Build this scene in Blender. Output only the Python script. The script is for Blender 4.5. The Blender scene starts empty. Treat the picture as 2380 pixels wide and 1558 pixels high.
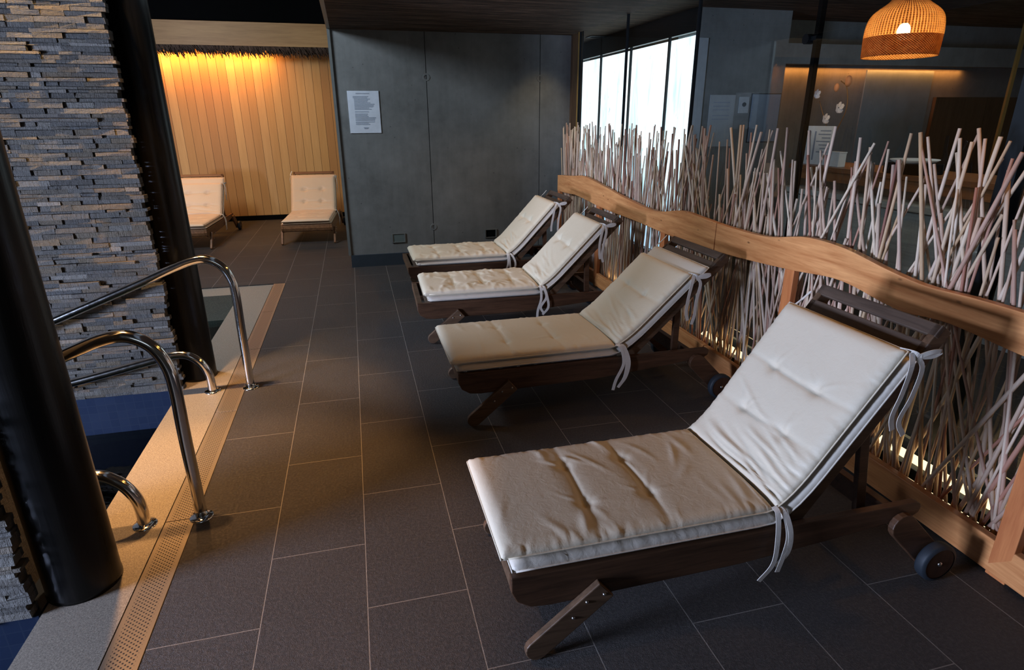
import bpy, bmesh, math, random
import numpy as np
from mathutils import Vector, Matrix

random.seed(7)
PI = math.pi
SC = bpy.context.scene
COL = SC.collection

# ------------------------------------------------------------------ tags
def tag(o, label=None, cat=None, group=None, kind=None):
    if label: o['label'] = label
    if cat: o['category'] = cat
    if group: o['group'] = group
    if kind: o['kind'] = kind
    return o

def empty(name, loc=(0, 0, 0), rz=0.0):
    o = bpy.data.objects.new(name, None)
    COL.objects.link(o)
    o.location = loc
    o.rotation_euler = (0, 0, rz)
    o.empty_display_size = .1
    return o

# ------------------------------------------------------------------ materials
class NT:
    def __init__(s, name):
        s.m = bpy.data.materials.new(name)
        s.m.use_nodes = True
        s.t = s.m.node_tree
        s.t.nodes.clear()
        s.out = s.n('ShaderNodeOutputMaterial')
    def n(s, kind, **kw):
        d = s.t.nodes.new(kind)
        for k, v in kw.items():
            if k == 'ins':
                for a, b in v.items():
                    s.set(d, a, b)
            else:
                setattr(d, k, v)
        return d
    def set(s, d, a, b):
        if isinstance(b, bpy.types.NodeSocket):
            s.t.links.new(b, d.inputs[a])
        elif isinstance(b, bpy.types.Node):
            s.t.links.new(b.outputs[0], d.inputs[a])
        else:
            if isinstance(b, tuple) and len(b) == 3 and d.inputs[a].type == 'RGBA':
                b = b + (1,)
            d.inputs[a].default_value = b
    def math(s, op, a, b=0.0, c=0.0):
        return s.n('ShaderNodeMath', operation=op, ins={0: a, 1: b, 2: c}).outputs[0]
    def mix(s, f, a, b, blend='MIX'):
        d = s.n('ShaderNodeMix', data_type='RGBA', blend_type=blend)
        s.set(d, 'Factor', f); s.set(d, 6, a); s.set(d, 7, b)
        return d.outputs[2]
    def coord(s, kind='Object'):
        return s.n('ShaderNodeTexCoord').outputs[kind]
    def pos(s):
        return s.n('ShaderNodeNewGeometry').outputs['Position']
    def map(s, v, scale=(1, 1, 1), loc=(0, 0, 0), rot=(0, 0, 0)):
        return s.n('ShaderNodeMapping', ins={'Vector': v, 'Scale': scale, 'Location': loc, 'Rotation': rot}).outputs[0]
    def noise(s, v, scale=5.0, detail=4.0, rough=.55, dist=0.0, out='Fac'):
        return s.n('ShaderNodeTexNoise', ins={'Vector': v, 'Scale': scale, 'Detail': detail, 'Roughness': rough, 'Distortion': dist}).outputs[out]
    def ramp(s, f, stops):
        d = s.n('ShaderNodeValToRGB')
        d.color_ramp.elements.remove(d.color_ramp.elements[1])
        for i, (p, c) in enumerate(stops):
            e = d.color_ramp.elements[0] if i == 0 else d.color_ramp.elements.new(p)
            e.position = p
            e.color = c + (1,) if len(c) == 3 else c
        s.set(d, 'Fac', f)
        return d.outputs[0]
    def bump(s, h, strength=.3, dist=.01):
        return s.n('ShaderNodeBump', ins={'Height': h, 'Strength': strength, 'Distance': dist}).outputs[0]
    def bsdf(s, **kw):
        d = s.n('ShaderNodeBsdfPrincipled')
        for k, v in kw.items():
            s.set(d, k.replace('_', ' '), v)
        s.t.links.new(d.outputs[0], s.out.inputs[0])
        return d
    def surf(s, sh):
        s.t.links.new(sh.outputs[0] if isinstance(sh, bpy.types.Node) else sh, s.out.inputs[0])

def plain(name, col, rough=.5, metal=0.0, spec=.5):
    t = NT(name)
    v = t.noise(t.coord(), 9, 3)
    c = t.mix(v, tuple(x * .82 for x in col), tuple(min(1, x * 1.15) for x in col))
    t.bsdf(Base_Color=c, Roughness=rough, Metallic=metal, Specular_IOR_Level=spec)
    return t.m

def wood(name, dark, light, axis=0, rough=.5, scale=1.0, bump=.15, knots=False, spec=.4):
    t = NT(name)
    sc = [14 * scale] * 3
    sc[axis] = 1.1 * scale
    v = t.map(t.coord(), tuple(sc))
    n1 = t.noise(v, 1.6, 6, .6, .6)
    n2 = t.noise(t.map(t.coord(), tuple(x * 4 for x in sc)), 2.2, 4)
    f = t.math('ADD', t.math('MULTIPLY', n1, .75), t.math('MULTIPLY', n2, .3))
    c = t.ramp(f, [(.33, dark), (.68, light)])
    if knots:
        vo = t.n('ShaderNodeTexVoronoi', ins={'Vector': t.map(t.coord(), (1.0, 2.2, 5.0)), 'Scale': 2.3, 'Randomness': 1.0}).outputs['Distance']
        k = t.ramp(vo, [(.03, (1, 1, 1)), (.10, (0, 0, 0))])
        c = t.mix(t.math('MULTIPLY', k, .75), c, (.12, .04, .015))
        vo2 = t.n('ShaderNodeTexVoronoi', ins={'Vector': t.map(t.coord(), (1.0, 6.0, 9.0)), 'Scale': 1.7, 'Randomness': .8}).outputs['Distance']
        k2 = t.ramp(vo2, [(.045, (1, 1, 1)), (.07, (0, 0, 0))])
        c = t.mix(t.math('MULTIPLY', k2, .7), c, (.10, .04, .02))
    t.bsdf(Base_Color=c, Roughness=rough, Normal=t.bump(f, bump, .004), Specular_IOR_Level=spec)
    return t.m

M = {}
def mk_materials():
    # floor tiles: brick pattern in world XY
    t = NT('slate_tiles')
    p = t.pos()
    sp = t.n('ShaderNodeSeparateXYZ', ins={0: p})
    tx = t.math('ADD', sp.outputs[1], -.386 + 8.0)
    ty = t.math('ADD', sp.outputs[0], .508 + .4067 * 40)
    cv = t.n('ShaderNodeCombineXYZ', ins={0: tx, 1: ty}).outputs[0]
    br = t.n('ShaderNodeTexBrick', offset=.5, ins={'Vector': cv, 'Color1': (.0, .0, .0), 'Color2': (1., 1., 1.), 'Mortar': (.5, .5, .5), 'Scale': 1.0, 'Mortar Size': .0024, 'Mortar Smooth': .25, 'Brick Width': .8, 'Row Height': .4067})
    n1 = t.noise(p, 2.2, 5, .6)
    n2 = t.noise(p, 75, 5, .75)
    n3 = t.noise(p, 330, 2, .6)
    base = t.mix(n1, (.021, .019, .019), (.056, .049, .045))
    base = t.mix(t.math('MULTIPLY', br.outputs['Color'], .35), base, (.038, .035, .034))
    spk = t.ramp(n2, [(.44, (0, 0, 0)), (.64, (1, 1, 1))])
    base = t.mix(t.math('MULTIPLY', spk, .8), base, (.098, .086, .079))
    c = t.mix(br.outputs['Fac'], base, (.28, .25, .22))
    h = t.math('ADD', t.math('MULTIPLY', n2, .8), t.math('MULTIPLY', n3, .5))
    h = t.math('SUBTRACT', h, t.math('MULTIPLY', br.outputs['Fac'], 1.2))
    t.bsdf(Base_Color=c, Roughness=t.math('ADD', .36, t.math('MULTIPLY', n2, .3)), Normal=t.bump(h, .9, .012), Specular_IOR_Level=.45)
    M['tile'] = t.m

    t = NT('granite_coping')
    p = t.pos()
    n = t.noise(p, 160, 3, .8)
    n0 = t.noise(p, 3, 4)
    c = t.ramp(n, [(.3, (.11, .09, .07)), (.55, (.27, .23, .18)), (.75, (.44, .38, .30))])
    c = t.mix(t.math('MULTIPLY', n0, .35), c, (.22, .19, .16))
    t.bsdf(Base_Color=c, Roughness=.55, Normal=t.bump(n, .3, .002))
    M['coping'] = t.m

    t = NT('perforated_steel')
    p = t.pos()
    sp = t.n('ShaderNodeSeparateXYZ', ins={0: p})
    a = .0112
    x = t.math('DIVIDE', sp.outputs[0], a)
    y = t.math('DIVIDE', sp.outputs[1], a * 1.7)
    row = t.math('FLOOR', x)
    off = t.math('MULTIPLY', t.math('MODULO', t.math('ABSOLUTE', row), 2.0), .5)
    fx = t.math('SUBTRACT', t.math('FRACT', x), .5)
    fy = t.math('MULTIPLY', t.math('SUBTRACT', t.math('FRACT', t.math('ADD', y, off)), .5), 1.7)
    d = t.math('SQRT', t.math('ADD', t.math('MULTIPLY', fx, fx), t.math('MULTIPLY', fy, fy)))
    hole = t.math('LESS_THAN', d, .31)
    edge = t.math('ABSOLUTE', t.math('ADD', sp.outputs[0], .975))
    hole = t.math('MULTIPLY', hole, t.math('LESS_THAN', edge, .049))
    c = t.mix(hole, (.27, .22, .165), (.008, .007, .006))
    t.bsdf(Base_Color=c, Roughness=t.math('ADD', .42, t.math('MULTIPLY', hole, .5)), Metallic=t.math('MULTIPLY', t.math('SUBTRACT', 1.0, hole), .55))
    M['grate'] = t.m

    t = NT('ledge_stone')
    g = t.n('ShaderNodeNewGeometry')
    r = g.outputs['Random Per Island']
    p = g.outputs['Position']
    c = t.ramp(r, [(0, (.042, .037, .031)), (.18, (.078, .072, .064)), (.36, (.125, .112, .094)), (.5, (.07, .052, .032)), (.64, (.15, .105, .055)), (.8, (.05, .054, .058)), (.93, (.105, .092, .072)), (1, (.24, .22, .19))])
    n = t.noise(t.map(p, (1, 1, 2.6)), 18, 6, .7)
    n2 = t.noise(t.map(p, (1, 1, 3)), 60, 4, .7)
    n4 = t.noise(t.map(p, (1.6, 1, .35)), 55, 4, .75)
    c = t.mix(.36, c, t.mix(t.math('ADD', t.math('MULTIPLY', n, .6), t.math('MULTIPLY', n4, .4)), (.008, .008, .009), (.20, .185, .16)))
    t.bsdf(Base_Color=c, Roughness=.62, Normal=t.bump(t.math('ADD', n, t.math('MULTIPLY', n4, .7)), 1.0, .02), Specular_IOR_Level=.5)
    M['stone'] = t.m

    t = NT('black_column')
    v = t.map(t.coord(), (9, 9, .35))
    n = t.noise(v, 3, 5, .6)
    t.bsdf(Base_Color=t.ramp(n, [(.3, (.0025, .0025, .003)), (.7, (.007, .006, .0055))]), Roughness=t.math('ADD', .20, t.math('MULTIPLY', n, .2)), Normal=t.bump(n, .12, .012), Specular_IOR_Level=.4)
    M['column'] = t.m

    t = NT('polished_steel')
    n = t.noise(t.coord(), 30, 3)
    t.bsdf(Base_Color=(.78, .76, .73), Metallic=1.0, Roughness=t.math('ADD', .08, t.math('MULTIPLY', n, .08)))
    M['steel'] = t.m

    # vertical planks on the alcove wall
    t = NT('cedar_planks')
    p = t.pos()
    sp = t.n('ShaderNodeSeparateXYZ', ins={0: p})
    x = t.math('DIVIDE', sp.outputs[0], .147)
    idx = t.math('FLOOR', x)
    rnd = t.n('ShaderNodeTexWhiteNoise', noise_dimensions='1D', ins={'W': idx}).outputs['Value']
    c = t.ramp(rnd, [(0, (.44, .225, .08)), (.3, (.60, .35, .13)), (.6, (.66, .41, .17)), (.8, (.49, .26, .095)), (1, (.64, .38, .15))])
    gv = t.n('ShaderNodeCombineXYZ', ins={0: t.math('ADD', sp.outputs[0], t.math('MULTIPLY', idx, 3.1)), 1: 0.0, 2: t.math('MULTIPLY', sp.outputs[2], .07)}).outputs[0]
    n = t.noise(gv, 26, 5, .6, .5)
    c = t.mix(t.math('MULTIPLY', n, .5), c, (.33, .16, .05))
    fr = t.math('FRACT', x)
    j = t.math('LESS_THAN', fr, .035)
    c = t.mix(j, c, (.06, .025, .01))
    t.bsdf(Base_Color=c, Roughness=.55, Specular_IOR_Level=.25)
    M['planks'] = t.m

    t = NT('concrete')
    p = t.pos()
    n = t.noise(p, 1.3, 6, .62)
    n2 = t.noise(p, 7, 6, .7)
    n3 = t.noise(t.map(p, (9, 9, .8)), 2, 4)
    f = t.math('ADD', t.math('MULTIPLY', n, .55), t.math('ADD', t.math('MULTIPLY', n2, .3), t.math('MULTIPLY', n3, .15)))
    c = t.ramp(f, [(.3, (.105, .108, .105)), (.5, (.165, .17, .165)), (.7, (.225, .23, .225))])
    vo = t.n('ShaderNodeTexVoronoi', ins={'Vector': p, 'Scale': 7.0}).outputs['Distance']
    pit = t.ramp(vo, [(.035, (1, 1, 1)), (.06, (0, 0, 0))])
    c = t.mix(t.math('MULTIPLY', pit, .7), c, (.04, .04, .04))
    t.bsdf(Base_Color=c, Roughness=.6, Normal=t.bump(f, .25, .02), Specular_IOR_Level=.3)
    M['concrete'] = t.m

    t = NT('woven_reed_ceiling')
    p = t.pos()
    n = t.noise(t.map(p, (1.2, 26, 10)), 1.6, 6, .7, .4)
    n2 = t.noise(t.map(p, (3, 60, 10)), 1.5, 4, .7)
    c = t.ramp(t.math('ADD', t.math('MULTIPLY', n, .7), t.math('MULTIPLY', n2, .3)), [(.38, (.008, .005, .003)), (.5, (.08, .048, .03)), (.62, (.26, .165, .11))])
    t.bsdf(Base_Color=c, Roughness=.7, Normal=t.bump(t.math('ADD', n, n2), .9, .03), Specular_IOR_Level=.2)
    M['reed'] = t.m

    M['darkwood'] = wood('weathered_dark_wood', (.034, .016, .008), (.115, .056, .029), 0, .45, 1.0, .25)
    M['darkwood_y'] = wood('weathered_slat_wood', (.045, .030, .022), (.115, .080, .058), 1, .55, 1.0, .25)
    M['teak'] = wood('teak_frame', (.12, .05, .02), (.28, .13, .055), 0, .5, 1.0, .2)
    M['teak_y'] = wood('teak_slat', (.13, .055, .022), (.30, .14, .06), 1, .5, 1.0, .2)
    M['legwood'] = wood('leg_wood', (.05, .027, .015), (.15, .088, .05), 0, .5, 1.0, .25)
    M['pine'] = wood('oiled_pine', (.44, .155, .048), (.76, .37, .15), 1, .42, .6, .1, knots=True)
    M['pine_z'] = wood('oiled_pine_post', (.40, .12, .04), (.62, .24, .085), 2, .45, .8, .1)
    M['fascia'] = wood('pale_fascia_board', (.36, .18, .06), (.54, .30, .115), 0, .5, .5, .08)
    M['barwood'] = wood('bar_wood', (.13, .045, .015), (.30, .12, .04), 1, .4, .7, .1)
    M['bardoor'] = wood('brown_panel_wood', (.055, .030, .016), (.12, .07, .038), 2, .5, .8, .1)

    t = NT('sticks')
    g = t.n('ShaderNodeNewGeometry')
    r = t.n('ShaderNodeObjectInfo').outputs['Random']
    rr = t.math('FRACT', t.math('ADD', t.math('MULTIPLY', r, 7.31), g.outputs['Random Per Island']))
    c = t.ramp(rr, [(0, (.52, .36, .26)), (.22, (.80, .64, .49)), (.40, (.42, .17, .11)), (.52, (.84, .71, .55)), (.72, (.62, .42, .24)), (.88, (.76, .58, .45)), (1, (.26, .10, .07))])
    n = t.noise(t.map(g.outputs['Position'], (30, 30, 2.0)), 1.4, 5, .7)
    c = t.mix(t.math('MULTIPLY', n, .55), c, (.20, .12, .085))
    t.bsdf(Base_Color=c, Roughness=.6, Normal=t.bump(n, .4, .004), Specular_IOR_Level=.3)
    M['stick'] = t.m

    def fabric(name, a, b):
        t = NT(name)
        p = t.coord()
        n = t.noise(p, 2.2, 4)
        w = t.noise(p, 26, 4, .65, .6)
        w2 = t.noise(p, 420, 2)
        c = t.mix(n, a, b)
        h = t.math('ADD', t.math('MULTIPLY', w, 1.0), t.math('MULTIPLY', w2, .06))
        d = t.bsdf(Base_Color=c, Roughness=.5, Normal=t.bump(h, .16, .010), Specular_IOR_Level=.28, Sheen_Weight=.08, Sheen_Roughness=.4)
        return t.m
    M['cream'] = fabric('cream_cotton', (.60, .515, .385), (.70, .605, .465))
    M['cream2'] = fabric('cream_cotton_under', (.56, .50, .42), (.64, .575, .49))
    M['peach'] = fabric('peach_cotton', (.60, .42, .28), (.68, .50, .34))
    M['ribbon'] = fabric('cotton_ribbon', (.55, .50, .44), (.68, .63, .56))
    M['rubber'] = plain('dark_rubber', (.018, .024, .032), .6)
    M['wheelwood'] = wood('wheel_wood', (.03, .013, .008), (.07, .032, .018), 2, .45, 1)
    M['darkmetal'] = plain('dark_metal', (.02, .024, .028), .4, .6)
    M['chrome'] = plain('bolt_metal', (.5, .48, .45), .3, 1.0)
    M['brass'] = plain('brass_edge', (.34, .21, .06), .45, .3)
    M['black'] = plain('matt_black', (.0025, .0025, .0025), .9, 0, .08)
    M['plinth'] = plain('dark_stone_plinth', (.030, .042, .055), .5)
    M['paper'] = plain('white_paper', (.56, .60, .66), .7)
    M['ink'] = plain('grey_print', (.26, .30, .36), .8)
    M['dimplate'] = plain('grey_plate', (.36, .38, .39), .6)
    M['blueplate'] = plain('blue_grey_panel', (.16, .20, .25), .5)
    M['white'] = plain('white_card', (.7, .7, .68), .6)
    M['orchidwhite'] = plain('orchid_petals', (.85, .74, .66), .6)
    M['orchidpink'] = plain('orchid_bud', (.75, .30, .12), .6)
    M['stem'] = plain('orchid_stem', (.25, .12, .04), .6)
    M['greystone'] = wood('grey_bar_front', (.22, .23, .22), (.40, .41, .39), 1, .5, .6, .1)
    M['reflection_blue'] = plain('blue_grey_reflection', (.16, .21, .24), .5)  # colour of a bluish reflection in the glass
    M['socketmetal'] = plain('brushed_frame', (.30, .32, .31), .4, .7)
    M['socketcover'] = plain('socket_cover', (.12, .15, .145), .5)
    M['thatch'] = wood('dry_reed', (.03, .017, .01), (.15, .09, .06), 2, .8, 2, .2)
    M['pooltile'] = None
    t = NT('navy_pool_tile')
    p = t.pos()
    br = t.n('ShaderNodeTexBrick', offset=0.0, ins={'Vector': t.map(p, (1, 1, 1), (0, 0, 0), (PI / 2, 0, 0)), 'Color1': (.012, .020, .042), 'Color2': (.015, .024, .048), 'Mortar': (.017, .026, .048), 'Scale': 1.0, 'Mortar Size': .003, 'Brick Width': .06, 'Row Height': .06})
    t.bsdf(Base_Color=br.outputs['Color'], Roughness=.25)
    M['pooltile'] = t.m

    t = NT('pool_water')
    n = t.noise(t.pos(), 3.0, 3)
    bm_ = t.bump(n, .08, .05)
    gl = t.n('ShaderNodeBsdfGlossy', ins={'Color': (1, 1, 1), 'Roughness': .015, 'Normal': bm_})
    tr = t.n('ShaderNodeBsdfTransparent', ins={'Color': (.35, .5, .52)})
    fr = t.n('ShaderNodeFresnel', ins={'IOR': 1.33, 'Normal': bm_})
    t.surf(t.n('ShaderNodeMixShader', ins={0: t.math('ADD', t.math('MULTIPLY', fr.outputs[0], 1.0), .02), 1: tr, 2: gl}))
    M['water'] = t.m

    t = NT('clear_glass')
    g = t.n('ShaderNodeNewGeometry')
    dt = t.n('ShaderNodeVectorMath', operation='DOT_PRODUCT', ins={0: g.outputs['Incoming'], 1: g.outputs['Normal']}).outputs['Value']
    fr = t.math('MULTIPLY_ADD', t.math('POWER', t.math('SUBTRACT', 1.0, t.math('ABSOLUTE', dt)), 5.0), .92, .07)
    gl = t.n('ShaderNodeBsdfGlossy', ins={'Color': (.9, .97, 1), 'Roughness': .0})
    tr = t.n('ShaderNodeBsdfTransparent', ins={'Color': (.88, .94, .95)})
    t.surf(t.n('ShaderNodeMixShader', ins={0: fr, 1: tr, 2: gl}))
    M['glass'] = t.m

    t = NT('bright_daylight_outside')
    p = t.pos()
    n = t.noise(t.map(p, (1, 3.5, .5)), 1.2, 5, .65, .5)
    n2 = t.noise(t.map(p, (1, 9, 2.5)), 1.1, 6, .75, 1.0)
    c = t.ramp(n, [(.42, (1, 1, 1)), (.56, (.74, .93, 1.0)), (.68, (.50, .78, .86))])
    c = t.mix(t.ramp(n2, [(.60, (0, 0, 0)), (.68, (1, 1, 1))]), c, (.26, .42, .48))
    sp = t.n('ShaderNodeSeparateXYZ', ins={0: p})
    low = t.ramp(t.math('DIVIDE', sp.outputs[2], 3.0), [(.1, (.35, .5, .62)), (.5, (.85, .95, 1)), (.7, (1, 1, 1))])
    c = t.mix(1.0, c, low, 'MULTIPLY')
    t.surf(t.n('ShaderNodeEmission', ins={'Color': c, 'Strength': 1.6}))
    M['daylight'] = t.m

    def emit(name, col, s):
        t = NT(name)
        n = t.noise(t.coord(), 4, 2)
        t.surf(t.n('ShaderNodeEmission', ins={'Color': t.mix(n, tuple(x * .9 for x in col), col), 'Strength': s}))
        return t.m
    M['bulb'] = emit('bulb_glow', (1, .84, .55), 22)
    M['sillglow'] = emit('sill_glow', (1, .80, .45), 1.6)  # glow put into a pale sloping face that is only lit

    t = NT('woven_rattan')
    p = t.coord()
    sp = t.n('ShaderNodeSeparateXYZ', ins={0: p})
    ang = t.math('ARCTAN2', sp.outputs[1], sp.outputs[0])
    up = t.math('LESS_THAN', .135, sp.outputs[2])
    wz = t.math('SINE', t.math('MULTIPLY', sp.outputs[2], 420.0))
    wa = t.math('SINE', t.math('MULTIPLY', ang, 76.0))
    wv = t.math('MULTIPLY', wz, wa)
    rib = t.math('ADD', t.math('MULTIPLY', wa, .75), t.math('MULTIPLY', wz, .25))
    pat = t.n('ShaderNodeMix', data_type='FLOAT', ins={0: up, 2: wv, 3: rib}).outputs[0]
    n = t.noise(p, 30, 4)
    pat = t.math('ADD', pat, t.math('MULTIPLY', t.math('SUBTRACT', n, .5), 1.2))
    c = t.ramp(t.math('MULTIPLY_ADD', pat, .5, .5), [(.2, (.24, .08, .018)), (.55, (.72, .34, .11)), (.85, (.95, .60, .26))])
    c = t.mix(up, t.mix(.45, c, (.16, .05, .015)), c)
    d1 = t.n('ShaderNodeBsdfDiffuse', ins={'Color': c, 'Normal': t.bump(pat, .6, .006)})
    d2 = t.n('ShaderNodeBsdfTranslucent', ins={'Color': c})
    mixd = t.n('ShaderNodeMixShader', ins={0: .5, 1: d1, 2: d2})
    tr = t.n('ShaderNodeBsdfTransparent')
    holes = t.math('ADD', t.math('MULTIPLY', up, .30), t.math('MULTIPLY', t.math('GREATER_THAN', pat, .75), .25))
    t.surf(t.n('ShaderNodeMixShader', ins={0: holes, 1: mixd, 2: tr}))
    M['rattan'] = t.m
mk_materials()

# ------------------------------------------------------------------ mesh helpers
def link(name, bm, mat, parent=None, smooth=False, bevel=0.0, seg=2):
    me = bpy.data.meshes.new(name)
    bm.normal_update()
    bm.to_mesh(me)
    bm.free()
    if mat: me.materials.append(mat)
    if smooth:
        me.polygons.foreach_set('use_smooth', [True] * len(me.polygons))
    o = bpy.data.objects.new(name, me)
    COL.objects.link(o)
    if parent: o.parent = parent
    if bevel:
        b = o.modifiers.new('bevel', 'BEVEL')
        b.width = bevel; b.segments = seg; b.limit_method = 'ANGLE'; b.angle_limit = .6
    return o

def box(bm, x0, x1, y0, y1, z0, z1):
    v = [bm.verts.new(c) for c in ((x0, y0, z0), (x1, y0, z0), (x1, y1, z0), (x0, y1, z0), (x0, y0, z1), (x1, y0, z1), (x1, y1, z1), (x0, y1, z1))]
    for f in ((3, 2, 1, 0), (4, 5, 6, 7), (0, 1, 5, 4), (1, 2, 6, 5), (2, 3, 7, 6), (3, 0, 4, 7)):
        bm.faces.new([v[i] for i in f])
    return v

def B(*boxes):
    bm = bmesh.new()
    for b in boxes: box(bm, *b)
    return bm

def prism_y(bm, pts, y0, y1):
    """polygon in xz extruded along y"""
    a = [bm.verts.new((x, y0, z)) for x, z in pts]
    b = [bm.verts.new((x, y1, z)) for x, z in pts]
    n = len(pts)
    bm.faces.new(a); bm.faces.new(b[::-1])
    for i in range(n):
        bm.faces.new((a[i], b[i], b[(i + 1) % n], a[(i + 1) % n]))
    bmesh.ops.recalc_face_normals(bm, faces=bm.faces)

def smooth_path(pts, n=8):
    P = [Vector(p) for p in pts]
    P = [P[0] * 2 - P[1]] + P + [P[-1] * 2 - P[-2]]
    out = []
    for i in range(1, len(P) - 2):
        p0, p1, p2, p3 = P[i - 1:i + 3]
        for k in range(n):
            t = k / n
            out.append(.5 * ((2 * p1) + (p2 - p0) * t + (2 * p0 - 5 * p1 + 4 * p2 - p3) * t * t + (3 * p1 - p0 - 3 * p2 + p3) * t ** 3))
    out.append(P[-2])
    return out

def tube(bm, pts, r, seg=12, caps=True):
    pts = [Vector(p) for p in pts]
    rs = r if isinstance(r, (list, tuple)) else [r] * len(pts)
    up = None
    rings = []
    for i, p in enumerate(pts):
        d = (pts[min(i + 1, len(pts) - 1)] - pts[max(i - 1, 0)]).normalized()
        if up is None:
            up = d.orthogonal().normalized()
        up = (up - d * up.dot(d)).normalized()
        s = d.cross(up)
        rings.append([bm.verts.new(p + (up * math.cos(a) + s * math.sin(a)) * rs[i]) for a in [2 * PI * k / seg for k in range(seg)]])
    for a, b in zip(rings, rings[1:]):
        for k in range(seg):
            bm.faces.new((a[k], a[(k + 1) % seg], b[(k + 1) % seg], b[k]))
    if caps:
        bm.faces.new(rings[0][::-1]); bm.faces.new(rings[-1])

def lathe(bm, prof, seg=32, c=(0, 0, 0), axis='z'):
    def pt(r, h, a):
        if axis == 'z': return (c[0] + r * math.cos(a), c[1] + r * math.sin(a), c[2] + h)
        return (c[0] + r * math.cos(a), c[1] + h, c[2] + r * math.sin(a))
    rings = [[bm.verts.new(pt(r, h, 2 * PI * k / seg)) for k in range(seg)] for r, h in prof]
    for a, b in zip(rings, rings[1:]):
        for k in range(seg):
            bm.faces.new((a[k], a[(k + 1) % seg], b[(k + 1) % seg], b[k]))
    return rings

def ribbon(bm, pts, w, side, n=6, th=.0012):
    P = smooth_path(pts, n)
    side = Vector(side).normalized()
    prev = None
    for i, p in enumerate(P):
        d = (P[min(i + 1, len(P) - 1)] - P[max(i - 1, 0)]).normalized()
        s = (side - d * side.dot(d)).normalized()
        nn = d.cross(s)
        q = [bm.verts.new(p + s * a * w / 2 + nn * b * th) for a, b in ((-1, -1), (1, -1), (1, 1), (-1, 1))]
        if prev:
            for k in range(4):
                bm.faces.new((prev[k], prev[(k + 1) % 4], q[(k + 1) % 4], q[k]))
        else: bm.faces.new(q[::-1])
        prev = q
    bm.faces.new(prev)

def cyl_bm(r, z0, z1, seg=40, c=(0, 0), bev=.0):
    bm = bmesh.new()
    lathe(bm, [(1e-4, z0), (r, z0), (r, z1), (1e-4, z1)], seg, (c[0], c[1], 0))
    bmesh.ops.recalc_face_normals(bm, faces=bm.faces)
    return bm

def S(name, bm, mat, label, **kw):
    o = link(name, bm, mat, **kw)
    return tag(o, label, None, None, 'structure')

# ================================================================== SETTING
FZ = 2.84
S('floor', B((-.905, 6.5, -2, 13.2, -.3, 0), (-7, -.905, 7.47, 13.2, -.3, 0), (6.5, 12, -2, 9, -.3, 0)), M['tile'], 'dark slate floor tiles in running bond around the pool and loungers')
S('trim_1', B((-1.36, -1.047, -2, 7.36, -.3, .001), (-7, -1.36, 7.07, 7.36, -.3, .001)), M['coping'], 'pale granite coping along the edge of the pool')
S('trim_2', B((-1.047, -.905, -2, 7.47, -.3, -.012), (-7, -1.047, 7.36, 7.47, -.3, -.012)), M['coping'], 'recessed channel between coping and floor tiles')
for i, y in enumerate((-.8, .4, 1.6, 2.8, 4.0, 5.2, 6.3)):
    y1 = (.4, 1.6, 2.8, 4.0, 5.2, 6.3, 7.46)[i]
    if y1 < 1.5: continue
    o = link('drain_grate', B((-1.043, -.909, y + .003, y1 - .003, -.011, 0.0)), M['grate'], bevel=.001)
    lab = {.4: 'perforated drain grate section cut off by the bottom frame edge',
           1.6: 'perforated drain grate section between the matt column base and the nearer handrail foot',
           2.8: 'perforated drain grate section between the feet of the two handrails',
           4.0: 'perforated drain grate section running past the farther handrail foot',
           5.2: 'perforated drain grate section beyond the glossy column, second from the far end',
           6.3: 'last perforated drain grate section, ending at the far pool corner'}[y]
    tag(o, lab, 'drain grate', 'drain grates along the pool')

# pool
S('wall_pool', B((-1.38, -1.36, -2, 7.07, -1.3, -.3), (-7, -1.36, 7.07, 7.09, -1.3, -.3), (-7, -1.38, -2, 7.07, -1.32, -1.3),
                 (-7, -1.40, 4.462, 4.95, -1.3, 0), (-2.05, -1.37, 2.275, 2.70, -1.3, 0)), M['pooltile'], 'navy tiled pool basin under the stone walls')
o = link('pool_water', B((-7, -1.36, -2, 7.07, -.30, -.285)), M['water'])
bpy.data.objects['pool_water'].location.z = .0
tag(o, 'dark still pool water below the stone wall and granite coping', 'water', None, 'structure')

def stone_wall(name, x0, x1, yf, thick, z1, seed, label):
    rng = random.Random(seed)
    bm = bmesh.new()
    z = 0.0
    while z < z1:
        h = rng.choice((.018, .022, .026, .030, .036))
        x = x1 + rng.uniform(-.02, .01)
        while x > x0:
            w = rng.uniform(.06, .26)
            if rng.random() < .035:
                x -= .018
            d = rng.uniform(0, .018) if rng.random() < .85 else rng.uniform(.015, .032)
            v = box(bm, max(x - w, x0 - .02), x - .002, yf - d, yf + .05, z + .001, z + h - .001)
            for q in v:
                q.co.y += rng.uniform(-.004, .004) if q.co.y < yf + .01 else 0
                q.co.z += rng.uniform(-.002, .002)
            x -= w
        z += h
    o = S(name, bm, M['stone'], label)
    S(name + '_core', B((x0, x1 - .09, yf + .02, yf + thick, 0, z1)), M['stone'], 'dark solid core behind the stacked stone facing')
    return o
stone_wall('wall_left', -4.2, -1.338, 4.47, .45, 3.7, 3, 'split-face stacked stone wall in grey and tan rising from the pool')
stone_wall('wall_near', -2.05, -1.375, 2.28, .40, 1.6, 5, 'short stacked stone wall at the lower left corner beside the near column')

def column(x, y, label, r=.124):
    bm = bmesh.new()
    lathe(bm, [(1e-4, 0), (r + .002, 0), (r + .002, .02), (r, .03), (r, 4.2)], 64, (0, 0, 0))
    o = link('column', bm, M['column'], smooth=True)
    o.location = (x, y, 0)
    tag(o, label, 'column', None, 'structure')
column(-1.285, 4.70, 'glossy black round column at the end of the large stacked stone wall')
column(-1.262, 2.44, 'matt black round column at the left frame edge in front of the pool steps', .136)

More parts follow.
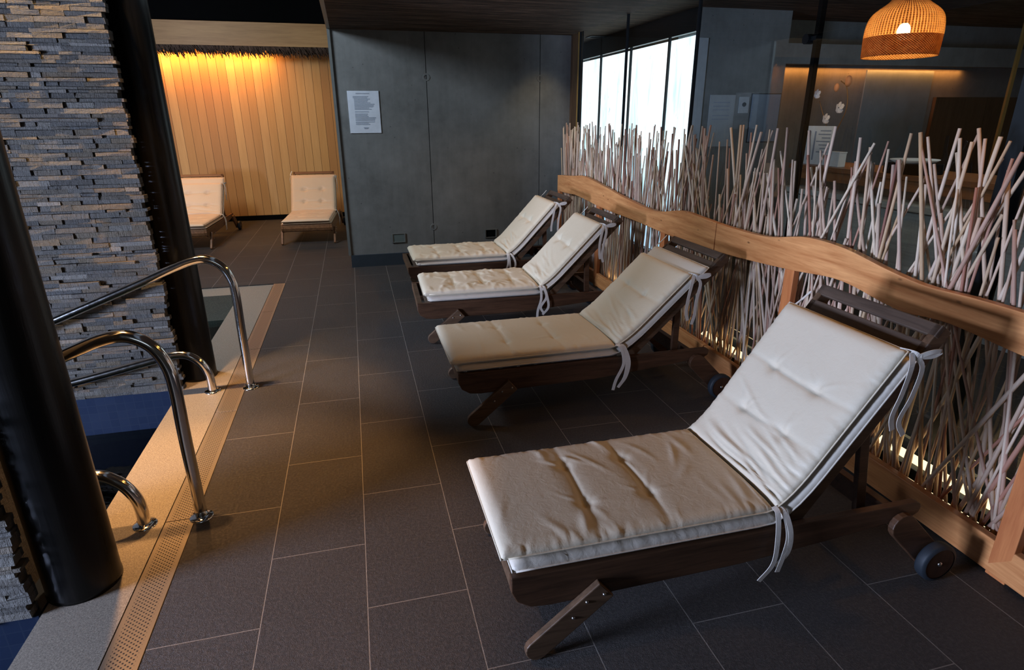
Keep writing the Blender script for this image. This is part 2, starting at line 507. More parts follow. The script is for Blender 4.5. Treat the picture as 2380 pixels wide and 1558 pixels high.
# far alcove
S('wall_alcove', B((-7, 2.0, 12.66, 12.76, 0, 4.2)), M['planks'], 'warm vertical cedar plank wall behind the two far loungers')
S('baseboard_alcove', B((-7, 2.0, 12.63, 12.66, 0, .09)), M['black'], 'black skirting under the plank wall')
S('trim_3', B((-7, .6, 12.18, 12.22, 3.04, 3.41)), M['fascia'], 'pale timber fascia board above the reed fringe')
S('ceiling_left', B((-7, -.14, -2, 12.19, 4.15, 4.25), (-7, .6, 12.19, 12.7, 3.42, 3.5), (-7, .6, 12.18, 12.22, 3.43, 4.2)), M['black'], 'black high ceiling over the pool and far alcove')
S('wall_side', B((-7.1, -7, 7.4, 13, 0, 4.2), (-7.1, -7.0, -2, 0, 0, 4.2)), M['planks'], 'plank side wall far left')
# reed fringe (nobody could count it)
bm = bmesh.new()
rng = random.Random(11)
for k in range(2200):
    x = rng.uniform(-4.6, .4); y = rng.uniform(12.19, 12.30)
    L = rng.uniform(.08, .16) + (rng.random() < .25) * rng.uniform(.02, .08); lean = rng.uniform(-.02, .12); w = rng.uniform(.007, .017)
    z0 = 3.06
    v = [bm.verts.new(c) for c in ((x - w, y, z0), (x + w, y, z0), (x + w * .3 + lean, y + rng.uniform(-.03, .03), z0 - L), (x - w * .3 + lean, y, z0 - L))]
    bm.faces.new(v)
o = link('hanging_reed_fringe', bm, M['thatch'])
tag(o, 'ragged fringe of dark dry reeds hanging under the timber fascia', 'reed fringe', None, 'stuff')

# concrete wall block
bm = B((-.125, .972, 8.09, 8.5, 0, 3.2), (.980, 2.440, 8.09, 8.5, 0, 3.2), (2.448, 2.86, 8.09, 8.5, 0, 3.2))
for x, z in ((.976, 2.33), (.976, .48), (2.444, 2.33)):
    lathe(bm, [(.026, -.004), (.042, -.004), (.044, 0.0)], 24, (x, 8.09, z), 'y')
S('wall_back', bm, M['concrete'], 'dark cast concrete wall with two vertical joints and tie holes')
S('wall_back_core', B((-.11, 2.85, 8.10, 8.49, 0, 3.2)), M['black'], 'shadow line core inside the concrete wall joints')
S('baseboard_back', B((-.13, 2.86, 8.062, 8.09, 0, .158)), M['plinth'], 'dark stone plinth along the foot of the concrete wall')
S('trim_4', B((-.158, -.125, 8.07, 8.5, .16, 3.9)), M['socketmetal'], 'pale edge strip on the left corner of the concrete wall')
S('ceiling', B((-.12, 2.86, -2, 8.09, FZ, FZ + .2)), M['reed'], 'low ceiling of dark woven reed matting over the loungers')
S('trim_5', B((-.16, -.12, -2, 8.09, FZ, 4.2)), M['socketmetal'], 'pale edge strip of the low ceiling')

# glass wall
GX = 2.86
joints = [7.75, 6.365, 4.965, 3.57, 2.185, .7]
for i in range(5):
    y1, y0 = joints[i], joints[i + 1]
    bm = bmesh.new()
    v = [bm.verts.new(c) for c in ((GX, y0 + .004, .02), (GX, y1 - .004, .02), (GX, y1 - .004, 3.0), (GX, y0 + .004, 3.0))]
    bm.faces.new(v)
    S('window_%d' % (i + 1), bm, M['glass'], 'tall clear glass partition pane %s' % ('beside the concrete wall', 'in front of the bright window', 'in front of the dark bar wall', 'in front of the pendant lamp', 'at the right frame edge')[i])
S('trim_6', B((2.86, 2.985, 8.02, 8.09, 0, 3.0)), M['bardoor'], 'brown timber reveal between concrete wall and glass')
S('trim_7', B((2.845, 2.90, 7.745, 7.80, 0, 3.0)), M['darkmetal'], 'dark metal end frame of the glass partition')
S('trim_8', B((2.838, 2.845, 7.745, 7.775, 0, 2.84)), M['brass'], 'thin brass edge on the end frame of the glass')
S('trim_9', B((2.848, 2.872, 6.355, 6.375, 0, 2.9)), M['darkmetal'], 'slim dark joint between the first and second glass panes')
S('trim_10', B((2.848, 2.872, 4.955, 4.975, 0, 2.9)), M['darkmetal'], 'slim dark joint between the second and third glass panes')
S('trim_11', B((2.875, 2.91, 3.55, 3.585, 0, 3.0)), M['black'], 'black upright post between the third and fourth glass panes')
S('trim_12', B((2.83, 2.90, 2.10, 2.18, 0, 3.0)), M['darkmetal'], 'dark upright door frame at the right of the glass')
bm = bmesh.new()
lathe(bm, [(1e-4, 0), (.03, 0), (.03, .05), (1e-4, .05)], 20, (0, 0, 0), 'y')
fit = empty('glass_fitting', (2.862, 3.60, 2.31))
f1 = link('clamp_disc', bm, M['darkmetal'], fit); f1.rotation_euler = (0, 0, PI / 2); f1.location = (.03, .02, 0)
link('bracket_arm', B((-.002, .04, -.055, .0, -.012, .012)), M['darkmetal'], fit)
tag(fit, 'small round dark clamp fitting on the black post of the glass wall', 'glass fitting')

# room beyond the glass
S('ceiling_bar', B((2.86, 10.5, -1, 11.6, 3.04, 3.2)), M['reed'], 'woven reed ceiling beyond the glass')
S('window_6', B((4.20, 4.21, 7.05, 11.4, -.02, 2.79)), M['daylight'], 'overexposed daylight seen through the outer window')
bm = B((4.0, 4.06, 7.0, 11.4, 2.79, 3.04), (4.0, 4.06, 7.0, 11.4, 0, .05))
for y in (7.64, 8.775, 9.90, 10.85):
    box(bm, 4.0, 4.03, y - .014, y + .014, .05, 2.79)
S('trim_14', bm, M['darkmetal'], 'dark frame and mullions of the bright outer window')
S('wall_right', B((4.04, 5.27, 7.0, 7.06, 0, 3.04), (4.27, 5.27, 7.06, 7.9, 0, 3.04), (5.27, 10.5, 7.62, 7.9, 0, 3.04), (2.9, 4.4, 11.4, 11.5, 0, 3.04)), M['concrete'], 'dark concrete wall behind the bar')
S('trim_15', B((4.02, 4.17, 6.985, 7.0, 0, 2.72)), M['dimplate'], 'pale upright strip at the end of the bar wall')
S('trim_16', B((5.27, 10.5, 7.0, 7.12, 2.46, 2.69)), M['concrete'], 'grey beam over the glowing recess behind the bar')
S('trim_17', B((7.05, 8.2, 7.60, 7.62, 0, 2.45)), M['reflection_blue'], 'blue grey sheet standing in for a glass reflection, in the recess behind the bar')  # solid sheet painted in place of a reflection in the glass
S('door_1', B((8.30, 9.25, 7.56, 7.62, 0, 2.1), (9.27, 10.3, 7.56, 7.62, 0, 2.1)), M['bardoor'], 'brown panelled doors behind the bar')
S('wall_outer', B((10.4, 10.5, 3.0, 7.6, 0, 3.04)), M['bardoor'], 'dark brown end wall of the bar room')
S('window_7', B((9.4, 9.42, 2.6, 3.62, .9, 2.35)), M['daylight'], 'pale daylight window at the right frame edge beyond the glass')
S('trim_18', B((8.26, 8.31, 6.5, 6.53, 0, 3.04)), M['brass'], 'slim brass-coloured upright in the bar room')

def notice(x0, x1, y, z0, z1, label, lines, mat='paper', name='notice_sign', tilt=0.0):
    r = empty(name, ((x0 + x1) / 2, y, z0))
    tag(r, label, 'notice')
    w = (x1 - x0) / 2; h = z1 - z0
    link('sheet', B((-w, w, -.006, 0, 0, h)), M[mat], r)
    bm = bmesh.new()
    for zz, a, b in lines:
        box(bm, -w + 2 * w * a, -w + 2 * w * b, -.0075, -.006, h * zz, h * zz + .008)
    link('printed_text', bm, M['ink'], r)
    return r
rng = random.Random(4)
ln = [(.93, .27, .70)]
for z in (.86, .83, .80, .77, .74, .71, .68, .65, .62, .59, .56): ln.append((z, .17 if z > .8 else .2, rng.uniform(.6, .86)))
for z in (.50, .45, .42, .39, .36, .33, .30, .26, .23, .20): ln.append((z, .2, rng.uniform(.55, .88)))
ln += [(.12, .44, .60), (.10, .46, .58)]
notice(.006, .382, 8.088, 1.683, 2.170, 'white printed notice sheet on the concrete wall', ln)
notice(4.27, 4.62, 6.999, 1.5, 2.10, 'dim grey notice sheet on the dark bar wall behind the glass', [(z, .15, .8) for z in (.85, .78, .71, .6, .53)], 'dimplate')

def socket(x0, x1, z0, z1, label, dark):
    r = empty('wall_socket', ((x0 + x1) / 2, 8.09, z0)); tag(r, label, 'socket', None)
    w = (x1 - x0) / 2; h = z1 - z0; t = .018
    link('frame', B((-w, -w + t, -.012, 0, 0, h), (w - t, w, -.012, 0, 0, h), (-w + t, w - t, -.012, 0, 0, t * .6), (-w + t, w - t, -.012, 0, h - t * .6, h)), M['socketmetal'], r, bevel=.002)
    link('cover', B((-w + t, w - t, -.006 if not dark else -.002, 0, t * .6, h - t * .6)), M['black' if dark else 'socketcover'], r)
socket(.415, .595, .295, .417, 'metal framed wall socket with grey green cover, low on the concrete wall', False)
socket(1.672, 1.842, .295, .413, 'open dark wall socket low on the concrete wall beyond the farthest lounger', True)

# switches on the bar wall
sw = empty('wall_switch', (4.745, 6.999, 1.89)); tag(sw, 'small grey switch plate on the dark bar wall beside the dim notice', 'switch')
link('plate', B((-.07, .07, -.01, 0, 0, .19)), M['dimplate'], sw, bevel=.003)
link('button', cyl_bm(.025, 0, .006, 20), M['darkmetal'], sw).matrix_local = Matrix.Translation((0, -.01, .10)) @ Matrix.Rotation(PI / 2, 4, 'X')
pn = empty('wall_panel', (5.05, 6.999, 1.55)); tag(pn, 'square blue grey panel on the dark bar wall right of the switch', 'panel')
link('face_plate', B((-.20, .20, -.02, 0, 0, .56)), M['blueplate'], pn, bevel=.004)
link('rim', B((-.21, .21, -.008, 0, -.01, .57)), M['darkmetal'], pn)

# bar counter and things on it
bar = empty('bar_counter', (5.3, 5.2, 0)); tag(bar, 'long bar counter with reddish wood band and grey stone front behind the glass', 'bar counter')
link('counter_top', B((-.05, .75, -2.2, 1.45, 1.25, 1.30)), M['barwood'], bar, bevel=.004)
link('wood_band', B((0, .05, -2.2, 1.45, 1.14, 1.25)), M['barwood'], bar)
link('front_panel', B((.02, .70, -2.2, 1.45, 0, 1.14)), M['bardoor'], bar)
link('ledge', B((-.28, .02, -2.2, 1.25, 1.00, 1.06)), M['greystone'], bar, bevel=.006)
link('lower_front', B((-.20, .02, -2.2, 1.25, 0, 1.00)), M['greystone'], bar)

mn = empty('menu_sheet', (5.42, 6.42, 1.301), .25); tag(mn, 'white printed menu sheet standing on the bar counter below the orchid', 'menu')
link('sheet', B((-.003, .003, -.2, .2, 0, .44)), M['white'], mn)
link('printed_text', B(*[(-.0042, -.003, -.16, rngv, z, z + .012) for z, rngv in ((.38, -.02), (.34, 0.0), (.30, -.05), (.26, 0.02), (.22, -.02), (.18, -.04), (.14, 0))], *[(-.0042, -.003, .03, .05, .05, .38), (-.0042, -.003, .10, .12, .05, .38)]), M['ink'], mn)
bx_ = empty('card_box', (5.40, 6.06, 1.301)); tag(bx_, 'small white card box on the bar beside the menu sheet', 'box')
link('body', B((-.05, .05, -.1, .1, 0, .15)), M['white'], bx_, bevel=.003)
link('lid', B((-.054, .054, -.104, .104, .15, .165)), M['white'], bx_, bevel=.003)
tr_ = empty('tray', (5.45, 5.06, 1.301)); tag(tr_, 'pale shallow tray on a dark stand on the bar counter', 'tray')
link('stand', B((-.15, .15, -.22, .22, 0, .10)), M['black'], tr_, bevel=.01)
bm = bmesh.new()
lathe(bm, [(1e-4, .10), (.16, .10), (.22, .135), (.215, .14), (.155, .108), (1e-4, .108)], 32)
link('dish', bm, M['white'], tr_, smooth=True)

orc = empty('orchid', (5.55, 6.35, 1.301)); tag(orc, 'potted orchid with white and orange flowers on the bar behind the glass', 'flower')
bm = bmesh.new(); lathe(bm, [(1e-4, 0), (.06, 0), (.08, .14), (.07, .14), (.055, .02), (1e-4, .02)], 24)
link('pot', bm, M['darkmetal'], orc, smooth=True)
bm = bmesh.new()
tube(bm, smooth_path([(0, 0, .1), (-.05, -.1, .35), (-.06, -.22, .62), (-.04, -.15, .85), (0, 0, .93)]), .006, 8)
tube(bm, smooth_path([(0, 0, .1), (.0, .1, .4), (.02, .25, .6), (0, .3, .72)]), .005, 8)
link('stem', bm, M['stem'], orc, smooth=True)
def blossom(c, r, mat):
    bm = bmesh.new()
    for k in range(5):
        a = 2 * PI * k / 5 + .3
        rr = [bm.verts.new((c[0] - .02 * math.sin(PI * j / 6), c[1] + r * (.55 * math.cos(a) + .5 * math.cos(a + 2 * PI * j / 7)), c[2] + r * (.55 * math.sin(a) + .5 * math.sin(a + 2 * PI * j / 7)))) for j in range(7)]
        bm.faces.new(rr)
    bmesh.ops.solidify(bm, geom=bm.faces[:], thickness=.004)
    return bm
for c, r, m in (((-.06, -.12, .64), .065, 'orchidwhite'), ((-.06, .07, .52), .06, 'orchidwhite'), ((-.06, .28, .80), .055, 'orchidwhite')):
    link('flower', blossom(c, r, m), M[m], orc)
for c, r in (((-.05, -.17, .92), .05), ((-.03, .02, .86), .04), ((-.03, .40, .70), .015)):
    bm = bmesh.new(); bmesh.ops.create_uvsphere(bm, u_segments=12, v_segments=8, radius=r)
    bmesh.ops.scale(bm, vec=(.6, .8, 1.2), verts=bm.verts); bmesh.ops.translate(bm, vec=c, verts=bm.verts)
    link('bud', bm, M['orchidpink'], orc, smooth=True)

# pendant lamp
lp = empty('pendant_lamp', (4.0, 4.04, 2.26)); tag(lp, 'glowing woven rattan dome pendant lamp hanging beyond the glass', 'lamp')
bm = bmesh.new()
prof = [(.250, 0), (.251, .04), (.254, .10), (.255, .15), (.252, .20), (.242, .25), (.220, .29), (.185, .322), (.148, .348), (.118, .375), (.10, .41), (.092, .45)]
pr = smooth_path([(r, 0, z) for r, z in prof], 4)
lathe(bm, [(p.x, p.z) for p in pr], 72)
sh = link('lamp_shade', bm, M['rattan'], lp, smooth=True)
so = sh.modifiers.new('thick', 'SOLIDIFY'); so.thickness = .006; so.offset = -1
bm = bmesh.new(); bmesh.ops.create_uvsphere(bm, u_segments=20, v_segments=14, radius=.045)
bmesh.ops.scale(bm, vec=(1, 1, 1.35), verts=bm.verts)
b_ = link('bulb', bm, M['bulb'], lp, smooth=True); b_.location = (0, 0, .17)
link('bulb_socket', cyl_bm(.022, .225, .45, 16), M['darkmetal'], lp)
link('cord', cyl_bm(.006, .45, .78, 8), M['black'], lp)

# ceiling vent beyond glass
vt = empty('ceiling_vent', (3.98, 9.75, 3.04)); tag(vt, 'dark slot ceiling vent beyond the glass near the bright window', 'vent')
link('frame', B((-.25, .25, -.13, .13, -.012, 0)), M['darkmetal'], vt)
link('slot', B((-.22, .22, -.06, .06, -.014, -.012)), M['black'], vt)

# ================================================================== POOL HANDRAILS
def handrail(y, xp, xl, label):
    r = empty('pool_handrail', (xp, y, 0)); tag(r, label, 'handrail')
    up = [(0, 0, .004), (0, 0, .45), (.002, 0, .70), (-.012, 0, .82), (-.06, 0, .915), (-.145, 0, .965), (-.24, 0, .958), (-.36, 0, .915), (-.6, 0, .818), (-1.0, 0, .662), (-1.5, 0, .468), (-1.72, 0, .36), (-1.80, 0, .2), (-1.80, 0, -.28)]
    bm = bmesh.new(); tube(bm, smooth_path(up, 8), .0285, 20)
    link('upper_rail', bm, M['steel'], r, smooth=True)
    d = xl - xp
    lo = [(d, 0, .004), (d, 0, .09), (d - .012, 0, .16), (d - .05, 0, .235), (d - .115, 0, .29), (d - .19, 0, .304), (d - .30, 0, .285), (d - .7, 0, .20), (d - 1.2, 0, .10), (-1.80, 0, .02)]
    bm = bmesh.new(); tube(bm, smooth_path(lo, 8), .0285, 20)
    link('lower_rail', bm, M['steel'], r, smooth=True)
    for x in (0, d):
        bm = bmesh.new()
        lathe(bm, [(.028, .016), (.036, .012), (.052, .008), (.056, .002), (.056, 0)], 36, (x, 0, 0.001))
        fl = link('flange', bm, M['steel'], r, smooth=True)
        for k in range(3):
            a = .5 + 2 * PI * k / 3
            bm = bmesh.new(); bmesh.ops.create_uvsphere(bm, u_segments=8, v_segments=6, radius=.0055)
            bmesh.ops.translate(bm, vec=(x + .044 * math.cos(a), .044 * math.sin(a), .011), verts=bm.verts)
            link('screw', bm, M['darkmetal'], fl, smooth=True)
handrail(4.37, -.870, -1.128, 'polished steel pool handrail farther off, in front of the glossy column')
handrail(2.80, -.880, -1.133, 'polished steel pool handrail nearest the camera, partly behind the matt column')

# ================================================================== STICK FENCE
def fx(y, off=0.0): return 2.439 + .026 * y + off
K = 4 / 3
top_pts = [(y * K, z * K) for y, z in [(.55, .83), (1.0, .84), (1.251, .844), (1.429, .843), (1.588, .837), (1.76, .854), (1.987, .889), (2.22, .891), (2.487, .845), (2.823, .837), (3.1, .845), (3.351, .848), (3.702, .799), (4.217, .823), (4.65, .865), (5.146, .899), (5.5, .872), (5.923, .845)]]
bot_pts = [(y * K, z * K) for y, z in [(.55, .715), (1.0, .715), (1.216, .719), (1.478, .738), (1.686, .723), (1.979, .757), (2.298, .727), (2.752, .694), (3.1, .684), (3.433, .674), (3.963, .684), (4.645, .687), (5.305, .713), (5.6, .70), (5.923, .693)]]
def interp(P, y):
    S_ = smooth_interp[id(P)]
    return float(np.interp(y, S_[0], S_[1]))
smooth_interp = {}
for P in (top_pts, bot_pts):
    q = smooth_path([(a, b, 0) for a, b in P], 10)
    smooth_interp[id(P)] = ([v.x for v in q], [v.y for v in q])
fence = empty('stick_screen', (fx(4.2), 4.2, 0)); 
tag(fence, 'low screen of thin upright sticks between wavy orange timber rails', 'screen')
FO = Vector((fx(4.2), 4.2, 0))
def rail_board(name, ya, yb, mat):
    bm = bmesh.new()
    n = max(2, int((yb - ya) / .06))
    prev = None
    for i in range(n + 1):
        y = ya + (yb - ya) * i / n
        zt, zb = interp(top_pts, y), interp(bot_pts, y)
        q = [bm.verts.new(Vector((fx(y, o), y, z)) - FO) for o, z in ((0, zb), (.045, zb), (.045, zt), (0, zt))]
        if prev:
            for k in range(4): bm.faces.new((prev[k], prev[(k + 1) % 4], q[(k + 1) % 4], q[k]))
        else: bm.faces.new(q)
        prev = q
    bm.faces.new(prev[::-1])
    bmesh.ops.recalc_face_normals(bm, faces=bm.faces)
    return link(name, bm, mat, fence, bevel=.004)
rail_board('top_rail', .75, 3.905, M['pine'])
rail_board('top_rail', 3.912, 7.89, M['pine'])
def bottom_board(ya, yb):
    bm = bmesh.new()
    q0 = [bm.verts.new(Vector((fx(ya, o), ya, z)) - FO) for o, z in ((0, .012), (.045, .012), (.045, .16), (.004, .16))]
    q1 = [bm.verts.new(Vector((fx(yb, o), yb, z)) - FO) for o, z in ((0, .012), (.045, .012), (.045, .16), (.004, .16))]
    bm.faces.new(q0); bm.faces.new(q1[::-1])
    for k in range(4): bm.faces.new((q0[k], q0[(k + 1) % 4], q1[(k + 1) % 4], q1[k]))
    bmesh.ops.recalc_face_normals(bm, faces=bm.faces)
    link('bottom_rail', bm, M['pine'], fence, bevel=.005)
bottom_board(.75, 3.905); bottom_board(3.912, 7.89)
for y in (1.48, 3.05, 4.75, 6.35, 7.84):
    link('post', B((fx(y, .002) - FO.x, fx(y, .042) - FO.x, y - .042 - FO.y, y + .042 - FO.y, .0, 1.0)), M['pine_z'], fence, bevel=.003)
for y in (1.1, 2.3, 3.6, 4.6, 5.6, 6.8):
    link('foot_block', B((fx(y, .05) - FO.x, fx(y, .12) - FO.x, y - .03 - FO.y, y + .03 - FO.y, 0.0, .10)), M['darkwood'], fence)
rng = random.Random(21)
sticks = []
y = .95
while y < 7.86:
    dens = 62 if y < 3.2 else (64 if y < 5 else 88)
    y += rng.uniform(.4, 1.6) / dens
    u = rng.random()
    tilt = rng.gauss(.06, .21) if y < 5 else rng.gauss(.03, .11)
    tilt = max(-.45, min(.5, tilt))
    zt = rng.uniform(1.46, 1.80) if rng.random() > .25 else rng.uniform(1.2, 1.5)
    if rng.random() < .05: zt += .04
    r = rng.choice((.0072, .0082, .0092, .0105, .012)) * (.80 if y < 4 else .68)
    o0 = rng.uniform(.062, .115); o1 = rng.uniform(.055, .13)
    zb = rng.uniform(.09, .13)
    sticks.append((y, y + tilt * (zt - zb) - tilt * .55, zt, zb, r, o0, o1, tilt))
def stick_mesh(bm, s, seg):
    y, y1, zt, zb, r, o0, o1, tilt = s
    a = Vector((fx(y - tilt * .55, o0), y - tilt * .55, zb)) - FO
    b = Vector((fx(y1, o1), y1, zt)) - FO
    n = 5
    pts = []; rs = []
    bend = Vector((rng.uniform(-.008, .008), rng.uniform(-.02, .02), 0))
    for i in range(n + 1):
        t = i / n
        pts.append(a.lerp(b, t) + bend * math.sin(PI * t)); rs.append(r * (1.08 - .16 * t))
    tube(bm, pts, rs, seg)
near = sticks[:100]
for s in near:
    bm = bmesh.new(); stick_mesh(bm, s, 10)
    link('stick', bm, M['stick'], fence, smooth=True)
bm = bmesh.new()
for s in sticks[100:]: stick_mesh(bm, s, 7)
o = link('distant_sticks', bm, M['stick'], fence, smooth=True)
o['kind'] = 'stuff'
print('sticks', len(sticks))

# glow strips standing in for a lit pale sill behind the screen
for ya, yb, lab in ((1.45, 2.42, 'low warm glow strip standing in for a lit sill behind the stick screen beside the nearest lounger'), (3.35, 4.30, 'low warm glow strip standing in for a lit sill behind the screen between second and third loungers'), (5.3, 6.1, 'low warm glow strip standing in for a lit sill behind the far end of the stick screen')):
    fl = empty('lit_sill_glow', (2.74, (ya + yb) / 2, 0)); tag(fl, lab, 'lit sill glow')
    L = (yb - ya) / 2
    link('glow_base', B((-.03, .06, -L, L, 0, .10)), M['darkmetal'], fl, bevel=.003)
    bm = bmesh.new()
    v = [bm.verts.new(c) for c in ((-.032, -L, .04), (-.032, L, .04), (.05, L, .135), (.05, -L, .135))]
    bm.faces.new(v[::-1])
    link('glow_face', bm, M['sillglow'], fl)

# ================================================================== LOUNGERS
def make_path(xf, ang, lend, H=(1.12, .335), z0=.365, r0=.10, r1=.24):
    ca, sa = math.cos(ang), math.sin(ang)
    nx, nz = -sa, ca
    hx, hz = H[0] + nx * .022, H[1] + nz * .022
    # seat line meets the back line
    t = (z0 - hz) / sa
    cx = hx + t * ca
    pts = [(xf, z0)]
    P0 = (cx - r0, z0); P1 = (cx, z0); P2 = (cx + r1 * ca, z0 + r1 * sa)
    for i in range(25):
        k = i / 24
        pts.append(((1 - k) ** 2 * P0[0] + 2 * k * (1 - k) * P1[0] + k * k * P2[0], (1 - k) ** 2 * P0[1] + 2 * k * (1 - k) * P1[1] + k * k * P2[1]))
    pts.append((hx + lend * ca, hz + lend * sa))
    p = np.array(pts)
    s = np.concatenate([[0], np.cumsum(np.hypot(*np.diff(p, axis=0).T))])
    return s, p, cx - r0 * .35 - xf

def cushion(name, parent, mat, path, w, y0, T, base, seed, res, crease=None, tufts=(), folds=60, backfolds=0, s_lo=0.0, flat=False, buttons=None, famp=1.0):
    S_, P_, sc = path
    send = S_[-1]
    ns = int((send - s_lo) / res); nv = int(w / res)
    sl = np.linspace(s_lo, send, ns + 1); vl = np.linspace(0, w, nv + 1)
    px = np.interp(sl, S_, P_[:, 0]); pz = np.interp(sl, S_, P_[:, 1])
    dx = np.gradient(px, sl); dz = np.gradient(pz, sl)
    k = np.ones(9) / 9
    pad = lambda a: np.convolve(np.pad(a, 4, mode='edge'), k, 'valid')
    dx, dz = pad(dx), pad(dz)
    L = np.hypot(dx, dz); nx, nz = -dz / L, dx / L
    Sg, Vg = np.meshgrid(sl, vl, indexing='ij')
    rg = np.random.RandomState(seed)
    e = np.minimum.reduce([Sg - s_lo, send - Sg, Vg, w - Vg])
    fe = np.clip(e / .055, 0, 1)
    fe = np.sqrt(1 - (1 - fe) ** 2)
    hgt = T * (.42 + .58 * fe)
    # gentle pillow bulge
    hgt += .010 * np.sin(PI * np.clip(Vg / w, 0, 1)) * fe
    if crease is not None:
        cc = crease + .004 * np.sin(Vg * 9)
        hgt -= T * .62 * np.exp(-((Sg - cc) / .009) ** 2) + T * .22 * np.exp(-((Sg - cc) / .03) ** 2)
    for ts in tufts:
        wob = .008 * np.sin(Vg * 7 + seed + ts * 9)
        mask = .35 + .65 * np.exp(-((Vg - w * .5) / (w * .30)) ** 4)
        hgt -= .0075 * mask * np.exp(-((Sg - ts - wob) / .012) ** 2) + .004 * mask * np.exp(-((Sg - ts) / .04) ** 2)
        for vv in (buttons or (w * .30, w * .70)):
            rr = ((Sg - ts) ** 2 + (Vg - vv) ** 2)
            hgt -= (.014 if famp < 1.6 else .026) * np.exp(-rr / (.0008 if famp < 1.6 else .0016))
            for j in range(7 if famp > 1.2 else 3):
                a = rg.uniform(0, 2 * PI); ln_ = rg.uniform(.05, .11)
                u = (Sg - ts) * math.cos(a) + (Vg - vv) * math.sin(a)
                q = -(Sg - ts) * math.sin(a) + (Vg - vv) * math.cos(a) + 1.2 * u * u
                hgt += .004 * np.exp(-(q / .007) ** 2) * np.clip(u / .02, 0, 1) * np.exp(-(u / ln_) ** 2)
    # edge puckers
    for v0, sg in ((0, 1), (w, -1)):
        n = int((send - s_lo) / .022)
        for j in range(n):
            c0 = s_lo + rg.rand() * (send - s_lo); dd = (Vg - v0) * sg
            ln_ = rg.uniform(.02, .055)
            hgt += .0022 * rg.choice([-1, 1]) * np.exp(-((Sg - c0 - dd * rg.uniform(-.5, .5)) / .007) ** 2) * np.exp(-(dd / ln_) ** 2) * np.clip(dd / .004, 0, 1)
    for j in range(folds):
        c0 = rg.uniform(s_lo + .04, (crease or send) - .02); v0 = rg.choice([rg.uniform(.02, .2) * w, rg.uniform(.75, .98) * w, rg.uniform(.1, .9) * w])
        a = rg.normal(PI / 2, .5); ln_ = rg.uniform(.04, .11); wd = rg.uniform(.009, .02)
        u = (Sg - c0) * math.cos(a) + (Vg - v0) * math.sin(a)
        q = -(Sg - c0) * math.sin(a) + (Vg - v0) * math.cos(a) + rg.uniform(-1.5, 1.5) * u * u
        hgt += famp * rg.uniform(.0012, .0042) * np.exp(-(q / wd) ** 2 - (u / ln_) ** 2)
    if crease is not None:
        m = 1 / (1 + np.exp(-(Sg - crease - .016) / .007))
        for j in range(backfolds):
            q0 = (j + rg.uniform(-.4, .4)) / backfolds
            s0 = crease + .015 + .22 * q0; s1 = s0 + .05 + .14 * q0 + rg.uniform(-.03, .03)
            va = rg.uniform(-.05, .25) * w; vb = va + rg.uniform(.25, .75) * w
            t_ = (Vg - va) / (vb - va)
            line = s0 + (s1 - s0) * (Vg / w) + .012 * np.sin(Vg * 11 + j)
            wd = rg.uniform(.006, .011) * (1 + .9 * np.clip(Vg / w, 0, 1))
            win = np.clip(t_ / .15, 0, 1) * np.clip((1 - t_) / .4, 0, 1)
            hgt += m * win * rg.uniform(.007, .015) * np.exp(-((Sg - line) / wd) ** 2) * rg.choice([1, 1, -.8]) * (1 - .55 * q0)
    hgt = np.maximum(hgt, T * .12)
    edge = (fe <= 1e-9)
    mid = T * .42
    hgt[edge] = mid
    bot = mid * (1 - np.clip(e / .02, 0, 1))
    def pos3(H):
        return np.stack([px[:, None] + nx[:, None] * (base + H), y0 + Vg, pz[:, None] + nz[:, None] * (base + H)], -1)
    # gentle scalloped outline
    top = pos3(hgt); bo = pos3(bot)
    nS, nV = ns + 1, nv + 1
    V = np.concatenate([top.reshape(-1, 3), bo.reshape(-1, 3)])
    i, j = np.meshgrid(np.arange(ns), np.arange(nv), indexing='ij')
    a = (i * nV + j).ravel(); b = a + nV; c = b + 1; d = a + 1
    F1 = np.stack([a, d, c, b], 1)[:, ::-1]
    off = nS * nV
    F2 = (np.stack([a, d, c, b], 1) + off)
    # merge boundary: map bottom boundary verts onto top boundary verts
    idx = np.arange(2 * off)
    bd = edge.ravel()
    idx[off:][bd] = np.arange(off)[bd]
    F = idx[np.concatenate([F1, F2])]
    me = bpy.data.meshes.new(name)
    me.from_pydata(V.tolist(), [], F.tolist())
    me.update()
    bm = bmesh.new(); bm.from_mesh(me)
    loose = [v for v in bm.verts if not v.link_faces]
    bmesh.ops.delete(bm, geom=loose, context='VERTS')
    bmesh.ops.recalc_face_normals(bm, faces=bm.faces)
    bpy.data.meshes.remove(me)
    o = link(name, bm, mat, parent, smooth=True)
    # piping round the seam
    per = []
    for v in vl[::4]: per.append((0, v))
    ring = [top[0, jj] for jj in range(0, nV, 5)] + [top[ii, -1] for ii in range(0, nS, 5)] + [top[-1, jj] for jj in range(nV - 1, -1, -5)] + [top[ii, 0] for ii in range(nS - 1, -1, -5)]
    bm = bmesh.new()
    tube(bm, [tuple(q) for q in ring], .0035, 6)
    link('piping', bm, mat, o, smooth=True)
    return o, (lambda s, v, up: (float(np.interp(s, sl, px) + np.interp(s, sl, nx) * (base + up)), y0 + v, float(np.interp(s, sl, pz) + np.interp(s, sl, nz) * (base + up))))

